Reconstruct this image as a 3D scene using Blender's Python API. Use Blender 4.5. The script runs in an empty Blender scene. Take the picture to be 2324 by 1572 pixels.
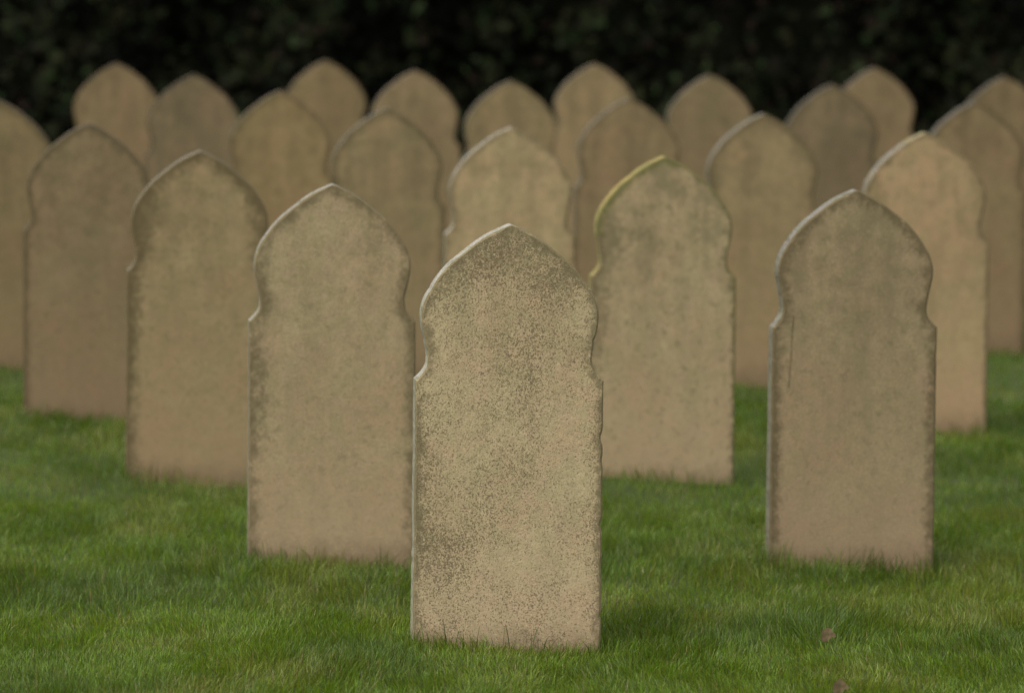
import bpy, math
import numpy as np
from mathutils import Vector
from math import radians as R

# ------------------------------------------------------------------ camera
sc = bpy.context.scene
RES = (2324.0, 1572.0)                 # reference picture grid used for measuring
F = 10000.0                            # focal length in those pixels
H = 1.394
PITCH = math.atan(909.0 / F)
ROLL = R(0.6)
f_ = np.array([0, math.cos(PITCH), -math.sin(PITCH)])
r0 = np.array([1.0, 0, 0]); u0 = np.array([0, math.sin(PITCH), math.cos(PITCH)])
right = math.cos(ROLL) * r0 + math.sin(ROLL) * u0
up = -math.sin(ROLL) * r0 + math.cos(ROLL) * u0
cam_d = bpy.data.cameras.new("camera"); cam = bpy.data.objects.new("camera", cam_d)
sc.collection.objects.link(cam); sc.camera = cam
from mathutils import Matrix
M = Matrix.Identity(4)
for i in range(3):
    M[i][0] = right[i]; M[i][1] = up[i]; M[i][2] = -f_[i]
M[2][3] = H
cam.matrix_world = M
cam_d.sensor_width = 36; cam_d.lens = 36 * F / RES[0]
cam_d.clip_start = 0.1; cam_d.clip_end = 2000
cam_d.dof.use_dof = True
cam_d.dof.focus_distance = 8.84
cam_d.dof.aperture_fstop = 3.4
cam_d.dof.aperture_blades = 7

def at(px, py, Y):
    d = f_ + (px - RES[0] / 2) / F * right + (RES[1] / 2 - py) / F * up
    t = Y / d[1]
    return np.array([d[0] * t, Y, H + d[2] * t])

# ------------------------------------------------------------------ sky, sun, exposure
SUN_EL, SUN_AZ = R(60), R(-128)        # azimuth from +Y towards +X : from the left, a little behind the camera plane
w = bpy.data.worlds.new("World"); sc.world = w; w.use_nodes = True
nt = w.node_tree; bg = nt.nodes["Background"]
sky = nt.nodes.new("ShaderNodeTexSky"); sky.sky_type = 'NISHITA'; sky.sun_disc = False
sky.sun_elevation = SUN_EL; sky.sun_rotation = SUN_AZ
sky.air_density = 1.0; sky.dust_density = 3.0; sky.ozone_density = 1.0
hs = nt.nodes.new("ShaderNodeHueSaturation"); hs.inputs["Saturation"].default_value = 0.25   # cloud cover greys the sky
nt.links.new(sky.outputs[0], hs.inputs["Color"]); nt.links.new(hs.outputs[0], bg.inputs[0])
bg.inputs[1].default_value = 0.13
sun_d = bpy.data.lights.new("sun", 'SUN'); sun = bpy.data.objects.new("sun", sun_d); sc.collection.objects.link(sun)
sun_d.energy = 0.75; sun_d.angle = R(40); sun_d.color = (1.0, 0.93, 0.82)
sd = Vector((math.sin(SUN_AZ) * math.cos(SUN_EL), math.cos(SUN_AZ) * math.cos(SUN_EL), math.sin(SUN_EL)))
sun.rotation_euler = sd.to_track_quat('Z', 'Y').to_euler()
sc.view_settings.view_transform = 'Standard'; sc.view_settings.look = 'None'
sc.view_settings.exposure = 1.15; sc.view_settings.gamma = 1.0
sc.render.engine = 'CYCLES'
sc.cycles.use_denoising = True
sc.cycles.denoising_prefilter = 'NONE'
sc.cycles.max_bounces = 6
sc.cycles.use_adaptive_sampling = False

# ------------------------------------------------------------------ helpers
rng = np.random.default_rng(7)

class Noise2:
    def __init__(self, seed, n=256):
        self.t = np.random.default_rng(seed).random((n, n)); self.n = n
    def __call__(self, x, y):
        xi = np.floor(x).astype(int); yi = np.floor(y).astype(int)
        fx = x - xi; fy = y - yi; fx = fx * fx * (3 - 2 * fx); fy = fy * fy * (3 - 2 * fy); n = self.n
        a = self.t[xi % n, yi % n]; b = self.t[(xi + 1) % n, yi % n]
        c = self.t[xi % n, (yi + 1) % n]; d = self.t[(xi + 1) % n, (yi + 1) % n]
        return (a * (1 - fx) + b * fx) * (1 - fy) + (c * (1 - fx) + d * fx) * fy
    def fbm(self, x, y, o=3):
        s = 0; a = 0.5; tot = 0
        for k in range(o):
            s = s + a * self(x * 2 ** k + 17.3 * k, y * 2 ** k + 9.1 * k); tot += a; a *= 0.5
        return s / tot

def tag(o, label=None, cat=None, group=None, kind=None):
    if label: o["label"] = label
    if cat: o["category"] = cat
    if group: o["group"] = group
    if kind: o["kind"] = kind
    return o

def fast_mesh(name, verts, loops, starts, totals, mats, mat_idx=None, smooth=False):
    me = bpy.data.meshes.new(name)
    me.vertices.add(len(verts)); me.vertices.foreach_set("co", np.ascontiguousarray(verts, dtype=np.float32).ravel())
    me.loops.add(len(loops)); me.loops.foreach_set("vertex_index", np.ascontiguousarray(loops, dtype=np.int32))
    me.polygons.add(len(starts)); me.polygons.foreach_set("loop_start", np.ascontiguousarray(starts, dtype=np.int32))
    if mat_idx is not None:
        me.polygons.foreach_set("material_index", np.ascontiguousarray(mat_idx, dtype=np.int32))
    for m in mats: me.materials.append(m)
    me.update(calc_edges=True); me.validate()
    me.polygons.foreach_set("use_smooth", np.full(len(me.polygons), smooth, dtype=bool))
    return me

def quads_mesh(name, verts, quads, mats, mat_idx=None, smooth=False):
    q = np.asarray(quads, dtype=np.int32); n = len(q)
    return fast_mesh(name, verts, q.ravel(), np.arange(n) * 4, np.full(n, 4), mats, mat_idx, smooth)

class NT:
    """small node-tree writer"""
    def __init__(self, name):
        self.m = bpy.data.materials.new(name); self.m.use_nodes = True
        self.t = self.m.node_tree; self.b = self.t.nodes["Principled BSDF"]; self.out = self.t.nodes["Material Output"]
    def n(self, typ, **kw):
        x = self.t.nodes.new(typ)
        for k, v in kw.items(): setattr(x, k, v)
        return x
    def l(self, a, b): self.t.links.new(a, b)
    def noise(self, vec, scale, detail=3, rough=0.55, dist=0.0):
        x = self.n("ShaderNodeTexNoise"); x.inputs["Scale"].default_value = scale; x.inputs["Detail"].default_value = detail
        x.inputs["Roughness"].default_value = rough; x.inputs["Distortion"].default_value = dist
        self.l(vec, x.inputs["Vector"]); return x.outputs["Fac"]
    def ramp(self, fac, lo, hi, v0=0.0, v1=1.0):
        x = self.n("ShaderNodeMapRange"); x.interpolation_type = 'SMOOTHSTEP'
        x.inputs[1].default_value = lo; x.inputs[2].default_value = hi; x.inputs[3].default_value = v0; x.inputs[4].default_value = v1
        self.l(fac, x.inputs[0]); return x.outputs[0]
    def math(self, op, a, b=None):
        x = self.n("ShaderNodeMath", operation=op)
        for i, v in enumerate((a, b)):
            if v is None: continue
            if isinstance(v, (int, float)): x.inputs[i].default_value = v
            else: self.l(v, x.inputs[i])
        return x.outputs[0]
    def mix(self, fac, a, b, blend='MIX'):
        x = self.n("ShaderNodeMix", data_type='RGBA', blend_type=blend)
        for s, v in ((0, fac), (6, a), (7, b)):
            if isinstance(v, (int, float)): x.inputs[s].default_value = v
            elif isinstance(v, tuple): x.inputs[s].default_value = (*v, 1.0)
            else: self.l(v, x.inputs[s])
        return x.outputs[2]
    def attr(self, name):
        x = self.n("ShaderNodeAttribute"); x.attribute_name = name; return x

# ------------------------------------------------------------------ where the stones stand
# apex position on the picture grid and the row each stone belongs to
ROWY = [8.80, 10.02, 11.45, 12.78, 14.15, 15.45, 17.0, 18.2, 19.6]
W, HT, TH = 0.38, 0.868, 0.064
STONES = [  # px, py, row, tone, special
    (1157, 511, 0), (755, 419, 1), (1944, 432, 1), (452, 343, 2), (1508, 356, 2),
    (201, 281, 3), (1158, 290, 3), (2103, 302, 3), (-8, 228, 4), (876, 246, 4), (1730, 259, 4),
    (637, 207, 5), (1430, 224, 5), (2213, 232, 5), (438, 170, 6), (1159, 184, 6), (1890, 193, 6),
    (263, 145, 7), (941, 161, 7), (1614, 171, 7), (2279, 175, 7), (739, 138, 8), (1352, 146, 8), (1985, 155, 8)]
apex = np.array([at(px, py, ROWY[r]) for px, py, r in STONES])
gz = apex[:, 2] - HT
for i_, d_ in {0: .017, 1: -.008, 4: .010, 7: -.015}.items(): gz[i_] += d_   # sunk a little more or less than the others
ROT = R(5.6)                           # stones turned a little, their left edge towards the camera

def ground_h(x, y):
    x = np.asarray(x, float); y = np.asarray(y, float)
    num = np.zeros(np.broadcast(x, y).shape); den = num + 0.02
    tilt = num.copy()
    for (ax, ay, _), g in zip(apex, gz):
        d2 = (x - ax) ** 2 + (y - ay) ** 2
        wgt = np.exp(-d2 / (2 * 0.55 ** 2)); num = num + wgt * g; den = den + wgt
        tilt = tilt - 0.080 * (x - ax) * np.exp(-((x - ax) ** 2 + (y - ay + 0.05) ** 2) / (2 * 0.28 ** 2))
    return num / den + tilt + LUMP(x, y)
_ln = Noise2(3)
def LUMP(x, y): return (_ln.fbm(x / 0.9 + 40, y / 1.3 + 40, 3) - 0.5) * 0.045

# ------------------------------------------------------------------ lawn soil sheet
def soil_material():
    k = NT("lawn_soil"); g = k.n("ShaderNodeNewGeometry").outputs["Position"]
    a = k.noise(g, 3.0, 5); b = k.noise(g, 60, 4)
    c = k.mix(k.ramp(a, .35, .65), (0.030, 0.050, 0.012), (0.045, 0.060, 0.018))
    c = k.mix(k.ramp(b, .45, .7, 0, .7), c, (0.045, 0.035, 0.018))
    k.l(c, k.b.inputs["Base Color"]); k.b.inputs["Roughness"].default_value = 0.95
    k.b.inputs["Specular IOR Level"].default_value = 0.1
    return k.m
xs = np.unique(np.concatenate([[-400, -150, -60, -25, -12], np.linspace(-7, 7, 176), [12, 25, 60, 150, 400]]))
ys = np.unique(np.concatenate([[-300, -60, -15, -3, 3], np.linspace(6, 26, 251), [30, 40, 80, 200, 600]]))
gx, gy = np.meshgrid(xs, ys)
v = np.stack([gx, gy, ground_h(gx, gy)], -1).reshape(-1, 3)
nx = len(xs); ii = (np.arange(len(ys) - 1)[:, None] * nx + np.arange(nx - 1)[None]).ravel()
me = quads_mesh("lawn_ground", v, np.stack([ii, ii + 1, ii + nx + 1, ii + nx], -1), [soil_material()], smooth=True)
lawn = bpy.data.objects.new("lawn_ground", me); sc.collection.objects.link(lawn)
tag(lawn, "soil of the cemetery lawn under the grass", "ground", kind="structure")

# ------------------------------------------------------------------ headstones
PROFILE = np.array([(130, 0), (136, 17), (143, 34), (165, 83), (190, 134), (234, 204), (280, 264), (330, 327), (380, 384), (434, 433), (490, 474),
                    (540, 508), (590, 534), (640, 551), (690, 560.5), (725, 561), (760, 558), (830, 544), (875, 534), (920, 525), (955, 521),
                    (980, 520), (1012, 523), (1040, 533), (1065, 550), (1090, 573), (1112, 597)], float)
PROFILE = np.stack([(PROFILE[:, 0] - 130) / 1195 * W, PROFILE[:, 1] / 597.5 * W / 2], -1)   # depth below the apex, half width

def pchip_resample(P, ds):
    # arc-length resample of a smooth (Catmull-Rom) curve through P
    out = []
    for i in range(len(P) - 1):
        p0 = P[max(i - 1, 0)]; p1 = P[i]; p2 = P[i + 1]; p3 = P[min(i + 2, len(P) - 1)]
        n = max(1, int(np.linalg.norm(p2 - p1) / ds))
        t = (np.arange(n) / n)[:, None]
        out.append(0.5 * (2 * p1 + (p2 - p0) * t + (2 * p0 - 5 * p1 + 4 * p2 - p3) * t ** 2 + (3 * p1 - p0 - 3 * p2 + p3) * t ** 3))
    out.append(P[-1:]); return np.concatenate(out)

def stone_material(name, p):
    """front/back faces: fine speckled sandstone with soot along the rim; p = dict of colours and amounts"""
    k = NT(name); tc = k.n("ShaderNodeTexCoord").outputs["Object"]
    mp = k.n("ShaderNodeMapping"); k.l(tc, mp.inputs[0]); mp.inputs["Location"].default_value = p["off"]; vec = mp.outputs[0]
    st = k.n("ShaderNodeMapping"); k.l(vec, st.inputs[0]); st.inputs["Scale"].default_value = (1, 1, 0.16); svec = st.outputs[0]
    edge = k.attr("edge").outputs["Fac"]; dirt = k.attr("dirt").outputs["Fac"]; foot = k.attr("foot").outputs["Fac"]; moss = k.attr("moss").outputs["Fac"]
    big = k.noise(vec, 7.0, 3); mid = k.noise(vec, 32.0, 4, .6, .4); streak = k.noise(svec, 22.0, 3)
    c = k.mix(k.ramp(big, .36, .64), p["a"], p["b"])
    c = k.mix(k.ramp(mid, .42, .62, 0, .8), c, p["c"])
    pk = k.noise(vec, 24.0, 3, .6, .3); c = k.mix(k.ramp(pk, .50, .66, 0, .6), c, p["e"])
    fine = k.noise(vec, 150.0, 3, .65); c = k.mix(k.ramp(fine, .38, .66, .0, .42), c, tuple(x * .62 for x in p["a"]))
    c = k.mix(k.ramp(streak, .46, .72, 0, p.get("streak", .35)), c, p["d"])
    # algae and soot washed down the upper part in streaks and blotches
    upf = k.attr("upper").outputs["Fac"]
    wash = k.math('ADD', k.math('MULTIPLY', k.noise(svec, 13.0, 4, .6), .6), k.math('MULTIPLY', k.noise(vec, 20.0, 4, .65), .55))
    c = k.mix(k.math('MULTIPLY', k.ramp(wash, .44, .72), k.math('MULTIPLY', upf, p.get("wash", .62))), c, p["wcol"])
    bl = k.noise(vec, p.get('blf', 62.0), 4, .7, .5)
    c = k.mix(k.ramp(bl, .54, .66, 0, p.get("blot", .42)), c, p["wcol"])
    # clean pinkish band near the foot
    c = k.mix(k.ramp(foot, .0, 1, 0, p.get("foot", .5)), c, p["e"])
    soil = k.math('ADD', k.attr('foot').outputs['Fac'], k.math('MULTIPLY', k.math('SUBTRACT', k.noise(vec, 26.0, 4, .65), .5), .30))
    c = k.mix(k.ramp(soil, .74, .98, 0, .55), c, (.165, .115, .066))
    # speckle : two sizes, thinned out by a mask
    mask = k.math('ADD', k.noise(vec, 9.0, 4, .65), k.math('MULTIPLY', dirt, .45))
    s1 = k.noise(vec, 340.0, 2, .6); s2 = k.noise(vec, 170.0, 3, .7)
    thr = k.math('ADD', s1, k.math('MULTIPLY', mask, .34))
    sp = k.ramp(thr, p["sp"], p["sp"] + .20)
    c = k.mix(k.math('MULTIPLY', sp, p.get("spk", .8)), c, p["speck"])
    thr2 = k.math('ADD', s2, k.math('MULTIPLY', mask, .30))
    sp2 = k.ramp(thr2, p["sp"] + .0, p["sp"] + .12)
    c = k.mix(k.math('MULTIPLY', sp2, .4), c, p["speck"])
    # pale grains
    s3 = k.noise(vec, 260.0, 1)
    c = k.mix(k.ramp(s3, .62, .74, 0, .35), c, tuple(min(1, x * 1.45) for x in p["a"]))
    # soot along the rim, eaten into by noise
    en = k.math('ADD', edge, k.math('MULTIPLY', k.math('SUBTRACT', k.noise(vec, 40.0, 5, .7), .5), p.get('ragged', -.085)))
    c = k.mix(k.math('MULTIPLY', k.ramp(en, p["rim"], 0.0), p.get("rimk", .8)), c, p["soot"])
    # loose dirt patches
    dn = k.math('ADD', dirt, k.math('MULTIPLY', k.math('SUBTRACT', k.noise(vec, 55.0, 5, .75), .5), 2.2))
    c = k.mix(k.ramp(dn, .5, .9, 0, .55), c, p["soot"])
    mn = k.math('ADD', moss, k.math('MULTIPLY', k.math('SUBTRACT', k.noise(vec, 45.0, 4, .7), .5), 1.1))
    c = k.mix(k.ramp(mn, .3, .95, 0, .68), c, p.get("moss", (.09, .10, .02)))
    k.l(c, k.b.inputs["Base Color"]); k.b.inputs["Roughness"].default_value = .92; k.b.inputs["Specular IOR Level"].default_value = .15
    bp = k.n("ShaderNodeBump"); bp.inputs["Strength"].default_value = .55; bp.inputs["Distance"].default_value = .0022
    hgt = k.math('SUBTRACT', k.noise(vec, 300.0, 3, .7), k.math('MULTIPLY', sp, .35)); k.l(hgt, bp.inputs["Height"]); k.l(bp.outputs[0], k.b.inputs["Normal"])
    return k.m

def edge_material(name, p):
    """sawn edges: stone lighter where it faces up, with grey streaks, lichen where the stone has it"""
    k = NT(name); tc = k.n("ShaderNodeTexCoord").outputs["Object"]
    mp = k.n("ShaderNodeMapping"); k.l(tc, mp.inputs[0]); mp.inputs["Location"].default_value = p["off"]; mp.inputs["Scale"].default_value = (1, .35, 1); vec = mp.outputs[0]
    a = k.noise(vec, 60, 5, .7); b = k.noise(vec, 14, 4); 
    topf = k.attr("top").outputs["Fac"]
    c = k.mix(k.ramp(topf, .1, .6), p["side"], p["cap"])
    c = k.mix(k.math("MULTIPLY", k.attr("shade_right").outputs["Fac"], .85), c, tuple(x * .55 for x in p["soot"]))  # right-hand edges painted darker to mute the light catching them
    c = k.mix(k.ramp(a, .44, .66, 0, .75), c, p["sidedark"])
    a2 = k.noise(tc, 170, 3, .7); c = k.mix(k.ramp(a2, .46, .66, 0, .55), c, p["sidedark"])
    c = k.mix(k.ramp(b, .5, .7, 0, p.get("lich", 0.25)), c, p["lichen"])
    k.l(c, k.b.inputs["Base Color"]); k.b.inputs["Roughness"].default_value = .9; k.b.inputs["Specular IOR Level"].default_value = .2
    bp = k.n("ShaderNodeBump"); bp.inputs["Strength"].default_value = .7; bp.inputs["Distance"].default_value = .003
    k.l(k.noise(vec, 120, 4, .7), bp.inputs["Height"]); k.l(bp.outputs[0], k.b.inputs["Normal"])
    return k.m

def stone_mesh(name, seed, ds, ncol, mats, chips=(), dirtf=None, mossf=None, side_moss=0):
    rg = np.random.default_rng(seed)
    upper = pchip_resample(PROFILE, ds)
    shoulder = upper[-1]; total = HT + 0.14
    ns = int((total - shoulder[0]) / (ds * 1.3))
    tt = np.linspace(0, 1, ns + 1)[1:]
    lower = np.stack([shoulder[0] + tt * (total - shoulder[0]), shoulder[1] + 0.0014 * tt], -1)
    half = np.concatenate([upper, lower])                       # from the apex down
    n = len(half)
    nz = Noise2(seed + 50)
    # per-side wobble of the outline
    sides = []
    for s in (-1, 1):
        P = np.stack([s * half[:, 1], -half[:, 0]], -1)
        tg = np.gradient(P, axis=0); tg /= np.linalg.norm(tg, axis=1)[:, None] + 1e-9
        nrm = np.stack([-tg[:, 1], tg[:, 0]], -1) * s           # outward
        nrm[0] = (0, 1)
        k = np.arange(n) * ds
        wob = (nz.fbm(k / 0.012 + 100 * (s + 2), k * 0 + 3.3, 3) - .5) * 0.0012 + (nz(k / 0.06 + 31 * (s + 2), k * 0 + 7) - .5) * 0.0008
        for cs, cv, cd, cl in chips:
            if cs == s: wob -= cd * np.exp(-((half[:, 0] - cv) / cl) ** 2)
        for q in range(3):
            cv = rg.uniform(.1, .8); wob -= rg.uniform(.0, .002) * np.exp(-((half[:, 0] - cv) / rg.uniform(.004, .015)) ** 2)
        fade = np.clip(np.arange(n) / 4, 0, 1)
        P = P + nrm * (wob * fade)[:, None]
        ch = 0.0035 + 0.002 * (nz(k / .03, k * 0 + 11 + s) - .3)
        chv = ch * np.clip(np.arange(n) / 6, .35, 1)
        sides.append((P, P - nrm * chv[:, None], nrm))
    (L, Li, Ln), (Rr, Ri, Rn) = sides
    ap = 0.5 * (L[0] + Rr[0]); L[0] = Rr[0] = ap; api = ap - np.array([0, .0032]); Li[0] = Ri[0] = api
    y0, y1 = -TH / 2, TH / 2; chy = .0035
    verts = []; edge = []; mi = []; quads = []
    outl = np.concatenate([L[::-1], Rr])
    s = np.linspace(0, 1, ncol + 1)
    # face grids
    def grid(y):
        base = sum(len(a) for a in verts)
        G = Li[:, None] * (1 - s)[None, :, None] + Ri[:, None] * s[None, :, None]
        G3 = np.stack([G[..., 0], np.full(G.shape[:2], y), G[..., 1]], -1).reshape(-1, 3)
        verts.append(G3)
        return base, G.reshape(-1, 2)
    bf, G2 = grid(y0)
    # distance to the outline for soot (upper outline and sides, not the foot)
    d = np.full(len(G2), 9.0)
    seg = outl[::max(1, int(.004 / ds))]
    for c0 in range(0, len(G2), 4000):
        dd = np.linalg.norm(G2[c0:c0 + 4000, None] - seg[None], axis=2); d[c0:c0 + 4000] = dd.min(1)
    nc = ncol + 1
    ii = (np.arange(n - 1)[:, None] * nc + np.arange(ncol)[None]).ravel()
    quads.append(np.stack([bf + ii, bf + ii + nc, bf + ii + nc + 1, bf + ii + 1], -1)); mi.append(np.zeros(len(ii)))
    bb, _ = grid(y1)
    quads.append(np.stack([bb + ii, bb + ii + 1, bb + ii + nc + 1, bb + ii + nc], -1)); mi.append(np.zeros(len(ii)))
    # rim strip : front chamfer ring, front edge, back edge, back chamfer ring
    ring2 = outl_full = np.concatenate([L[::-1], Rr[1:]]); ringi = np.concatenate([Li[::-1], Ri[1:]])
    rn = np.concatenate([Ln[::-1], Rn[1:]])
    base = sum(len(a) for a in verts); m = len(ring2)
    jit = (nz(np.arange(m) * ds / .02, np.full(m, 23.0)) - .5) * .0016
    mid_y = np.linspace(y0 + chy, y1 - chy, 5)
    rows = [(ringi, np.full(m, y0))] + [(ring2 + rn * ((nz(np.arange(m) * ds / .015, np.full(m, yy * 60 + 40)) - .5) * .0018)[:, None] * (0 < q < 4), np.full(m, yy) + jit * (q == 0)) for q, yy in enumerate(mid_y)] + [(ringi, np.full(m, y1))]
    for P, yy in rows: verts.append(np.stack([P[:, 0], yy, P[:, 1]], -1))
    jj = np.arange(m - 1)
    for r in range(len(rows) - 1):
        a = base + r * m + jj
        quads.append(np.stack([a, a + 1, a + m + 1, a + m], -1)); mi.append(np.full(m - 1, 0 if r == 0 or r == len(rows) - 2 else 1))
    V = np.concatenate(verts)
    V[:, 2] += HT                                               # origin at ground level
    me = quads_mesh(name, V, np.concatenate(quads), mats, np.concatenate(mi))
    nf = len(G2); N = len(V)
    E = np.zeros(N); E[:nf] = d; E[nf:2 * nf] = d
    D = np.zeros(N); Mo = np.zeros(N); T = np.zeros(N); Fo = np.clip((.30 - V[:, 2]) / .30, 0, 1)
    x, z = V[:, 0], V[:, 2]
    if dirtf is not None: D = dirtf(x, z)
    if mossf is not None: Mo = mossf(x, z, E)
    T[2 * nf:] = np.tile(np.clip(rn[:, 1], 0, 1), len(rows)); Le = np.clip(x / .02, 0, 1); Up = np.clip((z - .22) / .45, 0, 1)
    for nm, arr in (("edge", E), ("dirt", D), ("moss", Mo), ("top", T), ("foot", Fo), ("shade_right", Le), ("upper", Up)):
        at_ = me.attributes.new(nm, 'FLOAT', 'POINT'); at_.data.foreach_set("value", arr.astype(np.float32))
    return me

def g2(x, z, cx, cz, sx, sz): return np.exp(-((x - cx) / sx) ** 2 - ((z - cz) / sz) ** 2)

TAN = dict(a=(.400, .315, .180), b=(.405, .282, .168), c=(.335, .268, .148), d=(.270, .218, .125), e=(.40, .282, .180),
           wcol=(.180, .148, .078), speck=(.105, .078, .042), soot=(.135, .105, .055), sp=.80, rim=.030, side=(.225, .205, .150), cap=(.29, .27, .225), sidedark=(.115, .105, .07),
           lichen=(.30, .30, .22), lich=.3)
def var(mult=1.0, tint=(1, 1, 1), **kw):  # mult: stone tone, with light falloff of far and outer stones painted in
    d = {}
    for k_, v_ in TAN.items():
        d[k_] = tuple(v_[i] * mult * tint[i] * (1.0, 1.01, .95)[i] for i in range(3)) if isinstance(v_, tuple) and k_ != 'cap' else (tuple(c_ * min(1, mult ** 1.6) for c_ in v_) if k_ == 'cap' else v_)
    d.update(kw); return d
G = "pointed-arch headstones standing in rows on the lawn"
SPEC = {
    0: dict(p=var(1.13, (1, 1.02, 1.04), sp=.70, spk=.80, rim=.022, blot=.16, wash=.40, blf=90.0), chips=[(1, .428, .005, .012), (1, .605, .004, .010), (1, .69, .002, .02), (-1, .62, .0015, .02), (1, .79, .0025, .006), (1, .52, .0015, .01)],
            dirtf=lambda x, z: .38 * g2(x, z, -.13, .20, .08, .15) + .6 * g2(x, z, -.19, .36, .04, .2) + .55 * g2(x, z, .19, .3, .03, .35) + .30 * g2(x, z, .0, .55, .12, .26) + .65 * g2(x, z, 0, .83, .17, .08) + .52 * g2(x, z, .12, .76, .06, .07) + .5 * g2(x, z, -.14, .73, .05, .08)),
    1: dict(p=var(0.881, sp=.89, rim=.034), dirtf=lambda x, z: .75 * g2(x, z, -.17, .40, .045, .2) + .3 * g2(x, z, -.05, .6, .14, .18) + .5 * g2(x, z, .185, .55, .03, .12)),
    2: dict(p=var(0.742, (1, .98, .98), sp=.87, rim=.034, lichen=(.16, .19, .09)), dirtf=lambda x, z: .9 * g2(x, z, -.185, .28, .022, .4) + .4 * g2(x, z, .05, .55, .12, .22) + .5 * g2(x, z, .185, .5, .02, .3)
            + 1.15 * np.exp(-((x + .143 + (.56 - z) * .05) / .0035) ** 2) * (np.abs(z - .50) < .085)),
    3: dict(p=var(0.735, (1.0, .97, .90), sp=.93, rim=.048, rimk=.9), dirtf=lambda x, z: .9 * g2(x, z, -.18, .5, .05, .3) + .75 * g2(x, z, -.13, .72, .06, .1) + .65 * g2(x, z, .13, .73, .05, .1)),
    4: dict(p=var(0.918, sp=.88, rim=.016, blot=.75, wash=.85, cap=(.28, .21, .070), side=(.22, .185, .07), lichen=(.16, .16, .05), lich=.75, sidedark=(.13, .11, .04), moss=(.105, .105, .028)),
            dirtf=lambda x, z: .95 * g2(x, z, -.175, .5, .045, .28) + .5 * g2(x, z, -.02, .66, .1, .10) + .4 * g2(x, z, -.12, .66, .06, .1),
            mossf=lambda x, z, e: np.clip(1.0 - e / np.where((x < .03) & (z > .62), .042, .013), 0, 1) * ((z > .24) * np.where(x > 0, 1.0, (z > .66)))),
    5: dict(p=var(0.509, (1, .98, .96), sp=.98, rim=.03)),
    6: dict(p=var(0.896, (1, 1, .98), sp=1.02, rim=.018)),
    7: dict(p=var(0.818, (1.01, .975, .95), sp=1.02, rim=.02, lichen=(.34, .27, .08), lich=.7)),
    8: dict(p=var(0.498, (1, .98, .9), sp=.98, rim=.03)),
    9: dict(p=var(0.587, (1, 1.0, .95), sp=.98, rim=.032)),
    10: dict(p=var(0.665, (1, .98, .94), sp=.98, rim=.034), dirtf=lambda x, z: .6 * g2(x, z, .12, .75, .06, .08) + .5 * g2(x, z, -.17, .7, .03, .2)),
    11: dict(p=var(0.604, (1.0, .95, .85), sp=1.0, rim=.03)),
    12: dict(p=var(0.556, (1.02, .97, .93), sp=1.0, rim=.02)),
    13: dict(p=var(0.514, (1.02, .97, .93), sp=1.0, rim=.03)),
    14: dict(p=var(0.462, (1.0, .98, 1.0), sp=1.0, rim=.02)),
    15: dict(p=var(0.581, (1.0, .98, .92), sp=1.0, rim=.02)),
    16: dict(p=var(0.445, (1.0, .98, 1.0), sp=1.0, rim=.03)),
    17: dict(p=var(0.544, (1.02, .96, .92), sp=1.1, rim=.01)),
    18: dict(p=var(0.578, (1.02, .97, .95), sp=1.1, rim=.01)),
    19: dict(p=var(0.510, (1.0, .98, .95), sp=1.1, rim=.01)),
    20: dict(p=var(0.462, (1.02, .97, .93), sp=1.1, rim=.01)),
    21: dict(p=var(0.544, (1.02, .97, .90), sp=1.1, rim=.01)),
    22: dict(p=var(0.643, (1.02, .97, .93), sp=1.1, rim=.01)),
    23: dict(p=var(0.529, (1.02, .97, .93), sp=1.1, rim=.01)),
}
LABELS = [
    "frontmost headstone, sharp and finely speckled, chipped down its right edge",
    "tan headstone just behind and left of the front one, sooty along its left edge",
    "brown headstone with one thin dark drip line down the left of its face",
    "warm tan headstone with broad dark soot all round under its pointed top",
    "headstone with yellow lichen on its left rim and green moss round its top",
    "dull grey brown headstone leftmost of those whose grass foot shows, with a pale rim",
    "pale plain headstone partly hidden right behind the front headstone",
    "clean pinkish tan headstone overlapped by the brown one with the drip line",
    "dark headstone cut off by the left border of the photo, apex out of view",
    "greyish olive headstone standing just left of the pale plain headstone behind the front one",
    "blotchy brown headstone overlapped by the mossy headstone's right edge",
    "ochre tan headstone rising behind the warm sooty headstone and the one in front of it",
    "brown headstone rising between the pale plain headstone and the mossy one",
    "dark brown headstone at the right border, behind the clean pinkish tan one",
    "greyish headstone between the ochre tan one and the leftmost headstone against the hedge",
    "low blurred tan headstone in back rows directly above the pale plain headstone",
    "darkest greyish headstone of the back rows, overlapping a lighter one at its upper right",
    "leftmost of the blurred headstones whose whole pointed top stands out against the dark hedge",
    "blurred brown headstone behind the greyish olive one, left of the low tan one",
    "blurred headstone against the hedge above the mossy headstone and left of the blotchy brown one",
    "rightmost blurred headstone against the hedge, cut off by the right border",
    "blurred farthest row headstone peeking over the ochre tan one",
    "blurred farthest row headstone peeking over the brown one beside the mossy headstone",
    "blurred farthest row headstone peeking over the darkest greyish one",
]
rr = np.random.default_rng(21)
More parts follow.
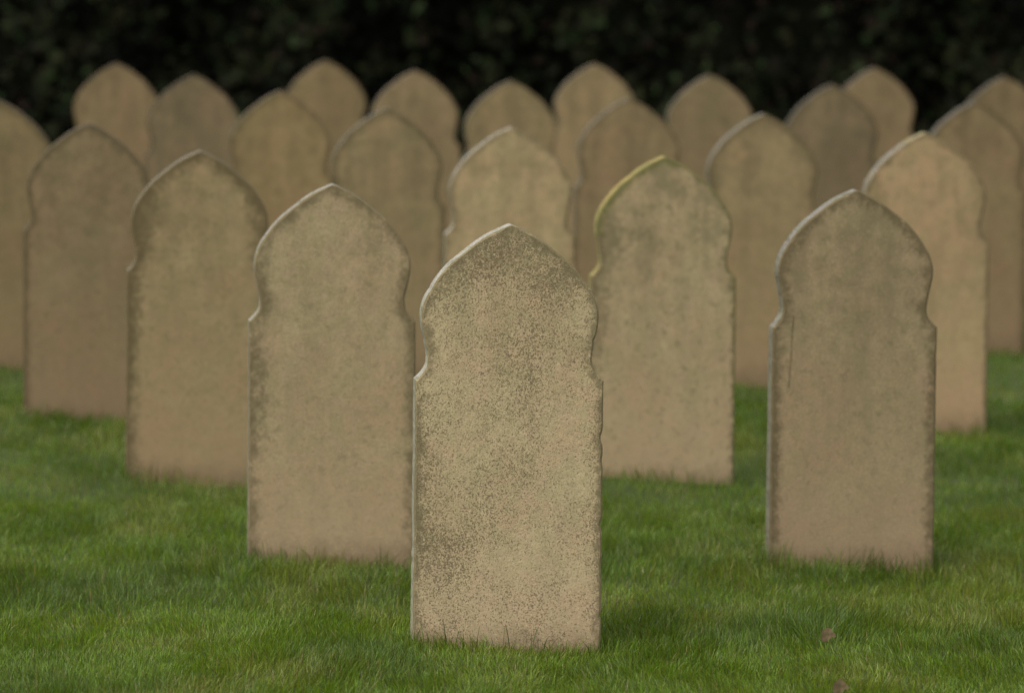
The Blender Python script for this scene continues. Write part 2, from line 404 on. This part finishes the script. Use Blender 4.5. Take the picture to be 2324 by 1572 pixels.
for i, (px, py, row) in enumerate(STONES):
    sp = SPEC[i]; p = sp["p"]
    if row >= 3:                                                    # far rows: even, warmer stone
        p['ragged'] = -.04
        for k_ in 'abcde': p[k_] = tuple(c_ * t_ for c_, t_ in zip(p[k_], (1.10, 1.06, 1.02)))
    p["off"] = tuple(rr.uniform(-20, 20, 3))
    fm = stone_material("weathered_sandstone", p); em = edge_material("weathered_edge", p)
    ds, nc = ((.0032, 100) if row < 2 else (.005, 60) if row < 4 else (.008, 36))
    dirtf = sp.get("dirtf")
    if dirtf is None:
        cs = rr.uniform(-.15, .15, 3); cz = rr.uniform(.2, .8, 3)
        dirtf = (lambda cs, cz: (lambda x, z: .22 * g2(x, z, cs[0], cz[0], .10, .2) + .2 * g2(x, z, cs[1], cz[1], .08, .25) + .35 * g2(x, z, -.18, .5, .03, .3)))(cs, cz)
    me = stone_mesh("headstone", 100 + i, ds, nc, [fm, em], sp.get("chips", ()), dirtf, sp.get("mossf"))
    o = bpy.data.objects.new("headstone", me); sc.collection.objects.link(o)
    ax, ay, az = apex[i]
    o.location = (ax, ay + .5 * TH, az - HT)
    o.rotation_euler = (R(rr.uniform(-.5, .5)), R(rr.uniform(-.25, .25)), ROT + R(rr.uniform(-.6, .3)))
    tag(o, LABELS[i], "headstone", G)

# ------------------------------------------------------------------ grass
def grass_material():
    k = NT("grass_blade"); c = k.attr("tint").outputs["Color"]
    k.l(c, k.b.inputs["Base Color"]); k.b.inputs["Roughness"].default_value = .45; k.b.inputs["Specular IOR Level"].default_value = .35
    tr = k.n("ShaderNodeBsdfTranslucent"); k.l(k.mix(1.0, c, (1.25, 1.2, .6), 'MULTIPLY'), tr.inputs[0])
    mx = k.n("ShaderNodeMixShader"); mx.inputs[0].default_value = .38
    k.l(k.b.outputs[0], mx.inputs[1]); k.l(tr.outputs[0], mx.inputs[2]); k.l(mx.outputs[0], k.out.inputs[0])
    return k.m
n1, n2, n3, n4 = Noise2(11), Noise2(12), Noise2(13), Noise2(14)
def scatter(y0, y1, dens, spread):
    wmax = spread * y1 + .55
    N = int((y1 - y0) * 2 * wmax * dens)
    x = rng.uniform(-wmax, wmax, N); y = rng.uniform(y0, y1, N)
    keep = (np.abs(x) < (spread - .025) * y) | (rng.random(N) < .5)
    return x[keep], y[keep]
XS, YS = [], []
for a in ((7.3, 9.2, 33000, .155), (9.2, 11.0, 19000, .155), (11.0, 13.5, 8500, .155), (13.5, 17.0, 3200, .155), (17.0, 25.0, 1100, .16)):
    x, y = scatter(*a); XS.append(x); YS.append(y)
X = np.concatenate(XS); Y = np.concatenate(YS)
inside = np.zeros(len(X), bool)
ca, sa = math.cos(ROT), math.sin(ROT)
for ax, ay, _ in apex:
    dx, dy = X - ax, Y - (ay + .5 * TH)
    lx, ly = dx * ca + dy * sa, -dx * sa + dy * ca
    inside |= (np.abs(lx) < W / 2 + .002) & (np.abs(ly) < TH / 2 + .002)
fringe = np.zeros(len(X))
for ax, ay, _ in apex:
    dx, dy = X - ax, Y - (ay + .5 * TH)
    lx, ly = dx * ca + dy * sa, -dx * sa + dy * ca
    dd = np.hypot(np.maximum(np.abs(lx) - W / 2, 0), np.maximum(np.abs(ly) - TH / 2, 0))
    fringe = np.maximum(fringe, np.clip(1 - dd / .05, 0, 1))
X, Y, fringe = X[~inside], Y[~inside], fringe[~inside]
N = len(X)
patch = n1.fbm(X / .35 + 60, Y / .5 + 60, 3); fine = n2.fbm(X / .06 + 90, Y / .09 + 90, 2); dry = n3.fbm(X / .22 + 30, Y / .35 + 10, 3)
hgt = (.019 + .022 * np.clip((patch - .3) / .4, 0, 1) * (.4 + .6 * fine) + .012 * fine) * rng.uniform(.55, 1.25, N)
hgt *= 1 + fringe * rng.uniform(0, .75, N)
tall = rng.random(N) < .006; hgt[tall] *= 1.55
wid = rng.uniform(.0009, .0018, N) * np.where(Y > 12, 1.5, 1.0) * np.where(Y > 16, 1.5, 1.0)
lean_dir = n4.fbm(X / .18 + 5, Y / .25 + 5, 2) * 4 * math.pi + rng.normal(0, 1.0, N)
lean = np.abs(rng.normal(.45, .35, N)); lean[tall] *= .6
lie = rng.random(N) < .05; lean[lie] += .8
face = rng.uniform(0, 2 * math.pi, N)
def build_grass(X, Y, hgt, wid, lean_dir, lean, face, col):
    N = len(X); Z = ground_h(X, Y) - .004
    P = np.stack([X, Y, Z], -1); ld = np.stack([np.cos(lean_dir), np.sin(lean_dir), np.zeros(N)], -1)
    wd = np.stack([np.cos(face), np.sin(face), np.zeros(N)], -1)
    def pt(t):
        s_ = hgt * t
        k_ = 1 / np.sqrt(1 + (lean * t) ** 2)
        return P + ld * (s_ * lean * t * k_)[:, None] + np.array([0, 0, 1]) * (s_ * k_)[:, None]
    a, b, c, d = pt(0), pt(.45), pt(.78), pt(1.0)
    hw = (wid / 2)[:, None] * wd
    V = np.stack([a - hw * .8, a + hw * .8, b - hw, b + hw, c - hw * .7, c + hw * .7, d], 1).reshape(-1, 3)
    o = np.arange(N)[:, None] * 7
    loops = (o + np.array([0, 1, 3, 2, 2, 3, 5, 4, 4, 5, 6])[None]).ravel()
    starts = (np.arange(N)[:, None] * 11 + np.array([0, 4, 8])[None]).ravel()
    tot = np.tile([4, 4, 3], N)
    me = fast_mesh("grass", V, loops, starts, tot, [grass_material()], smooth=True)
    c4 = np.ones((N, 7, 4), np.float32); c4[:, :, :3] = col[:, None]
    at_ = me.attributes.new("tint", 'FLOAT_COLOR', 'POINT'); at_.data.foreach_set("color", c4.ravel())
    return me
ca_ = np.array([.110, .170, .012]); cb_ = np.array([.072, .118, .009]); cc_ = np.array([.160, .190, .026]); cd_ = np.array([.24, .19, .075])
t1 = np.clip((patch - .35) / .3, 0, 1)[:, None]; t2 = np.clip((dry - .5) / .2, 0, 1)[:, None]
col = ca_ * (1 - t1) + cb_ * t1
col = col * (1 - .55 * t2) + cc_ * .55 * t2
col = col * rng.uniform(.5, 1.5, (N, 1)) * (1 + rng.normal(0, .08, (N, 3)))
strawy = rng.random(N) < (.02 + .05 * t2[:, 0]); col[strawy] = cd_ * rng.uniform(.6, 1.2, (strawy.sum(), 1))
col = np.clip(col, .004, .5)
# a few long blades left by the mower at the foot of the nearer stones
ex = []
for i, cnt in ((0, 26), (1, 16), (2, 18), (3, 8), (4, 6)):
    u = rng.uniform(-.20, .20, cnt); vv = -TH / 2 - rng.uniform(.004, .035, cnt)
    ex.append(np.stack([apex[i, 0] + u * ca - vv * sa, apex[i, 1] + .5 * TH + u * sa + vv * ca], -1))
ex = np.concatenate(ex); n_ = len(ex)
X = np.concatenate([X, ex[:, 0]]); Y = np.concatenate([Y, ex[:, 1]])
hgt = np.concatenate([hgt, rng.uniform(.03, .075, n_)]); wid = np.concatenate([wid, rng.uniform(.0012, .0024, n_)])
lean_dir = np.concatenate([lean_dir, rng.choice([0, math.pi], n_) + rng.normal(0, .5, n_)]); lean = np.concatenate([lean, np.abs(rng.normal(.35, .35, n_))])
face = np.concatenate([face, rng.normal(0, .4, n_)]); col = np.concatenate([col, np.array([.055, .095, .014]) * rng.uniform(.6, 1.8, (n_, 1))])
grass = bpy.data.objects.new("grass", build_grass(X, Y, hgt, wid, lean_dir, lean, face, col)); sc.collection.objects.link(grass)
tag(grass, "short mown green grass growing between the headstones", "grass", kind="stuff")

# ------------------------------------------------------------------ hedge
def hedge_material():
    k = NT("hedge_leaf"); c = k.attr("tint").outputs["Color"]
    k.l(c, k.b.inputs["Base Color"]); k.b.inputs["Roughness"].default_value = .75; k.b.inputs["Specular IOR Level"].default_value = .04
    return k.m
def core_material():
    k = NT("hedge_core"); g = k.n("ShaderNodeNewGeometry").outputs["Position"]
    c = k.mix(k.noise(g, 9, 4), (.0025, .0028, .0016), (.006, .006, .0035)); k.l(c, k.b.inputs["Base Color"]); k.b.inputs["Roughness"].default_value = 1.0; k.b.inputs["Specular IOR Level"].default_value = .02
    return k.m
HY, HX, HZ = 22.6, 9.0, 3.6
hn, hn2 = Noise2(31), Noise2(32)
def hedge_front(x, z): return HY + .55 * (hn.fbm(x / .55 + 40, z / .75 + 40, 3) - .5) * 1.6 + .12 * (z / HZ)
NL = 70000
lx = rng.uniform(-HX, HX, NL); lz = rng.uniform(-.05, HZ, NL)
topn = HZ - .35 * hn2.fbm(lx / .8 + 9, lx * 0 + 2, 2)
lz = np.minimum(lz, topn - rng.random(NL) * .05)
depth = rng.exponential(.10, NL)
ly = hedge_front(lx, lz) + depth
onto = rng.random(NL) < .12                                     # leaves over the top
lz[onto] = topn[onto] - rng.exponential(.04, onto.sum()); ly[onto] = HY + rng.uniform(0, 1.3, onto.sum())
gap = hn2.fbm(lx / .22 + 70, lz / .30 + 70, 2)
keep = (gap > .40) | onto | (rng.random(NL) < .25)
lx, ly, lz = lx[keep], ly[keep], lz[keep]; NL = len(lx)
size = rng.uniform(.035, .075, NL)
nrm = rng.normal(0, .55, (NL, 3)) + np.array([0, -1.0, .35]); nrm /= np.linalg.norm(nrm, axis=1)[:, None]
ax1 = np.cross(nrm, rng.normal(0, 1, (NL, 3)) + np.array([0, 0, .01])); ax1 /= np.linalg.norm(ax1, axis=1)[:, None]
ax2 = np.cross(nrm, ax1)
C = np.stack([lx, ly, lz], -1); s_ = size[:, None]
V = np.stack([C - ax1 * s_ * .6, C - ax2 * s_ * .42 - ax1 * s_ * .08 + nrm * s_ * .10, C + ax1 * s_ * .65, C + ax2 * s_ * .42 - ax1 * s_ * .08 + nrm * s_ * .10], 1).reshape(-1, 3)
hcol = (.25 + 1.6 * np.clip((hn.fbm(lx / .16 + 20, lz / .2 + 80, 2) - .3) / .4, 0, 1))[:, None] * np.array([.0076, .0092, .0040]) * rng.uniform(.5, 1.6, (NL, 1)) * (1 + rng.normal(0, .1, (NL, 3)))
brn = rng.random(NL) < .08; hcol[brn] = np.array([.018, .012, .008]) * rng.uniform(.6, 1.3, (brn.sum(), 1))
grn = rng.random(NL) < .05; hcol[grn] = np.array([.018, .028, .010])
# closed dark hull added behind the leaves to stop see-through
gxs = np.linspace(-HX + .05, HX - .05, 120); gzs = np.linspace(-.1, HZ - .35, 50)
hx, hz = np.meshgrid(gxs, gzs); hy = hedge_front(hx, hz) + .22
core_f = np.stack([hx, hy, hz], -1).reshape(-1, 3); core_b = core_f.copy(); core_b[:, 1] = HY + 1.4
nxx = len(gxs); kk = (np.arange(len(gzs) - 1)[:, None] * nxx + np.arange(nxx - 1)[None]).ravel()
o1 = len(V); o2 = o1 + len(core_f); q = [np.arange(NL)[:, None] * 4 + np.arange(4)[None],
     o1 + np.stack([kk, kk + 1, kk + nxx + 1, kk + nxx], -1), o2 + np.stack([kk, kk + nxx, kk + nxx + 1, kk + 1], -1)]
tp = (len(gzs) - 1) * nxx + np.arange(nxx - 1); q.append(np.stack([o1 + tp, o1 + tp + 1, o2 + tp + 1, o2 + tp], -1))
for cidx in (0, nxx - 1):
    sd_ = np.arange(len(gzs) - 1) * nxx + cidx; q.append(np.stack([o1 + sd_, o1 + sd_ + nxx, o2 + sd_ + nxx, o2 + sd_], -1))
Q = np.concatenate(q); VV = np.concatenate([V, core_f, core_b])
me = quads_mesh("hedge", VV, Q, [hedge_material(), core_material()], np.concatenate([np.zeros(NL), np.ones(len(Q) - NL)]))
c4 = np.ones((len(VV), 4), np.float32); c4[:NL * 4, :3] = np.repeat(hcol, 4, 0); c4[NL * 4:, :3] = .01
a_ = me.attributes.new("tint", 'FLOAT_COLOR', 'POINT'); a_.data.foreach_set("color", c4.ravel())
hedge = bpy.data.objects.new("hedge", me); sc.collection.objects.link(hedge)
tag(hedge, "tall dark evergreen hedge closing the view behind all the headstones", "hedge")

# ------------------------------------------------------------------ fallen leaves
def leaf_material():
    k = NT("dry_leaf"); tc = k.n("ShaderNodeTexCoord").outputs["Object"]
    c = k.mix(k.ramp(k.noise(tc, 90, 4), .35, .65), (.060, .045, .020), (.095, .069, .034)); 
    k.l(c, k.b.inputs["Base Color"]); k.b.inputs["Roughness"].default_value = .8; k.b.inputs["Specular IOR Level"].default_value = .1
    return k.m
lm = leaf_material()
def ground_at(px, py):
    y = 8.0
    for _ in range(40):
        p = at(px, py, y); y -= (float(ground_h(p[0], p[1])) - p[2]) * 8.0 if False else 0
        d = f_ + (px - RES[0] / 2) / F * right + (RES[1] / 2 - py) / F * up
        t = (float(ground_h(p[0], y)) - H) / d[2]; y = .5 * y + .5 * t * d[1]
    return at(px, py, y)
def fallen_leaf(px, py, lab, rz, sz, seed):
    out = np.array([(-.50, -.25), (-.50, .05), (-.42, .28), (-.24, .42), (-.08, .50), (.08, .42), (.22, .25), (.40, .10), (.52, -.08), (.40, -.16), (.26, -.12), (.14, -.30), (-.02, -.46), (-.25, -.52), (-.40, -.42)])
    rg = np.random.default_rng(int(seed * 10)); out = np.concatenate([out * (1 + rg.normal(0, .04, (15, 1)))])
    out = np.stack([out, .5 * (out + np.roll(out, -1, 0)) * (1 + rg.normal(0, .04, (15, 1)))], 1).reshape(-1, 2)
    m1 = len(out); rings = [out * f for f in (1, .75, .5, .25, .02)]
    P = np.concatenate(rings) * sz * 1.5
    z = .10 * sz * np.sin(P[:, 0] / sz * 3 + seed) + .9 / sz * P[:, 0] ** 2 * .35 + .25 * np.abs(P[:, 0] + .15 * P[:, 1])
    V0 = np.stack([P[:, 0], P[:, 1], z], -1); V1 = V0 - np.array([0, 0, .0006]); m_ = len(V0)
    q = []
    for r in range(4):
        j = np.arange(m1); a_ = r * m1 + j; b_ = r * m1 + (j + 1) % m1
        q.append(np.stack([a_, b_, b_ + m1, a_ + m1], -1)); q.append(m_ + np.stack([a_, a_ + m1, b_ + m1, b_], -1))
    q = np.concatenate(q)
    me = quads_mesh("fallen_leaf", np.concatenate([V0, V1]), q, [lm], smooth=True)
    o = bpy.data.objects.new("fallen_leaf", me); sc.collection.objects.link(o)
    g = ground_at(px, py); o.location = (g[0], g[1], float(ground_h(g[0], g[1])) + .030)
    o.rotation_euler = (R(62), R(6), rz)
    tag(o, lab, "leaf", "dead brown leaves caught in the lawn")
fallen_leaf(1880, 1474, "dead brown leaf in the grass in front of the headstone with the drip line", R(-12), .021, 1.0)
fallen_leaf(1908, 1594, "dead brown leaf at the very bottom border of the photo, nearest the viewer", R(-8), .021, 2.2)
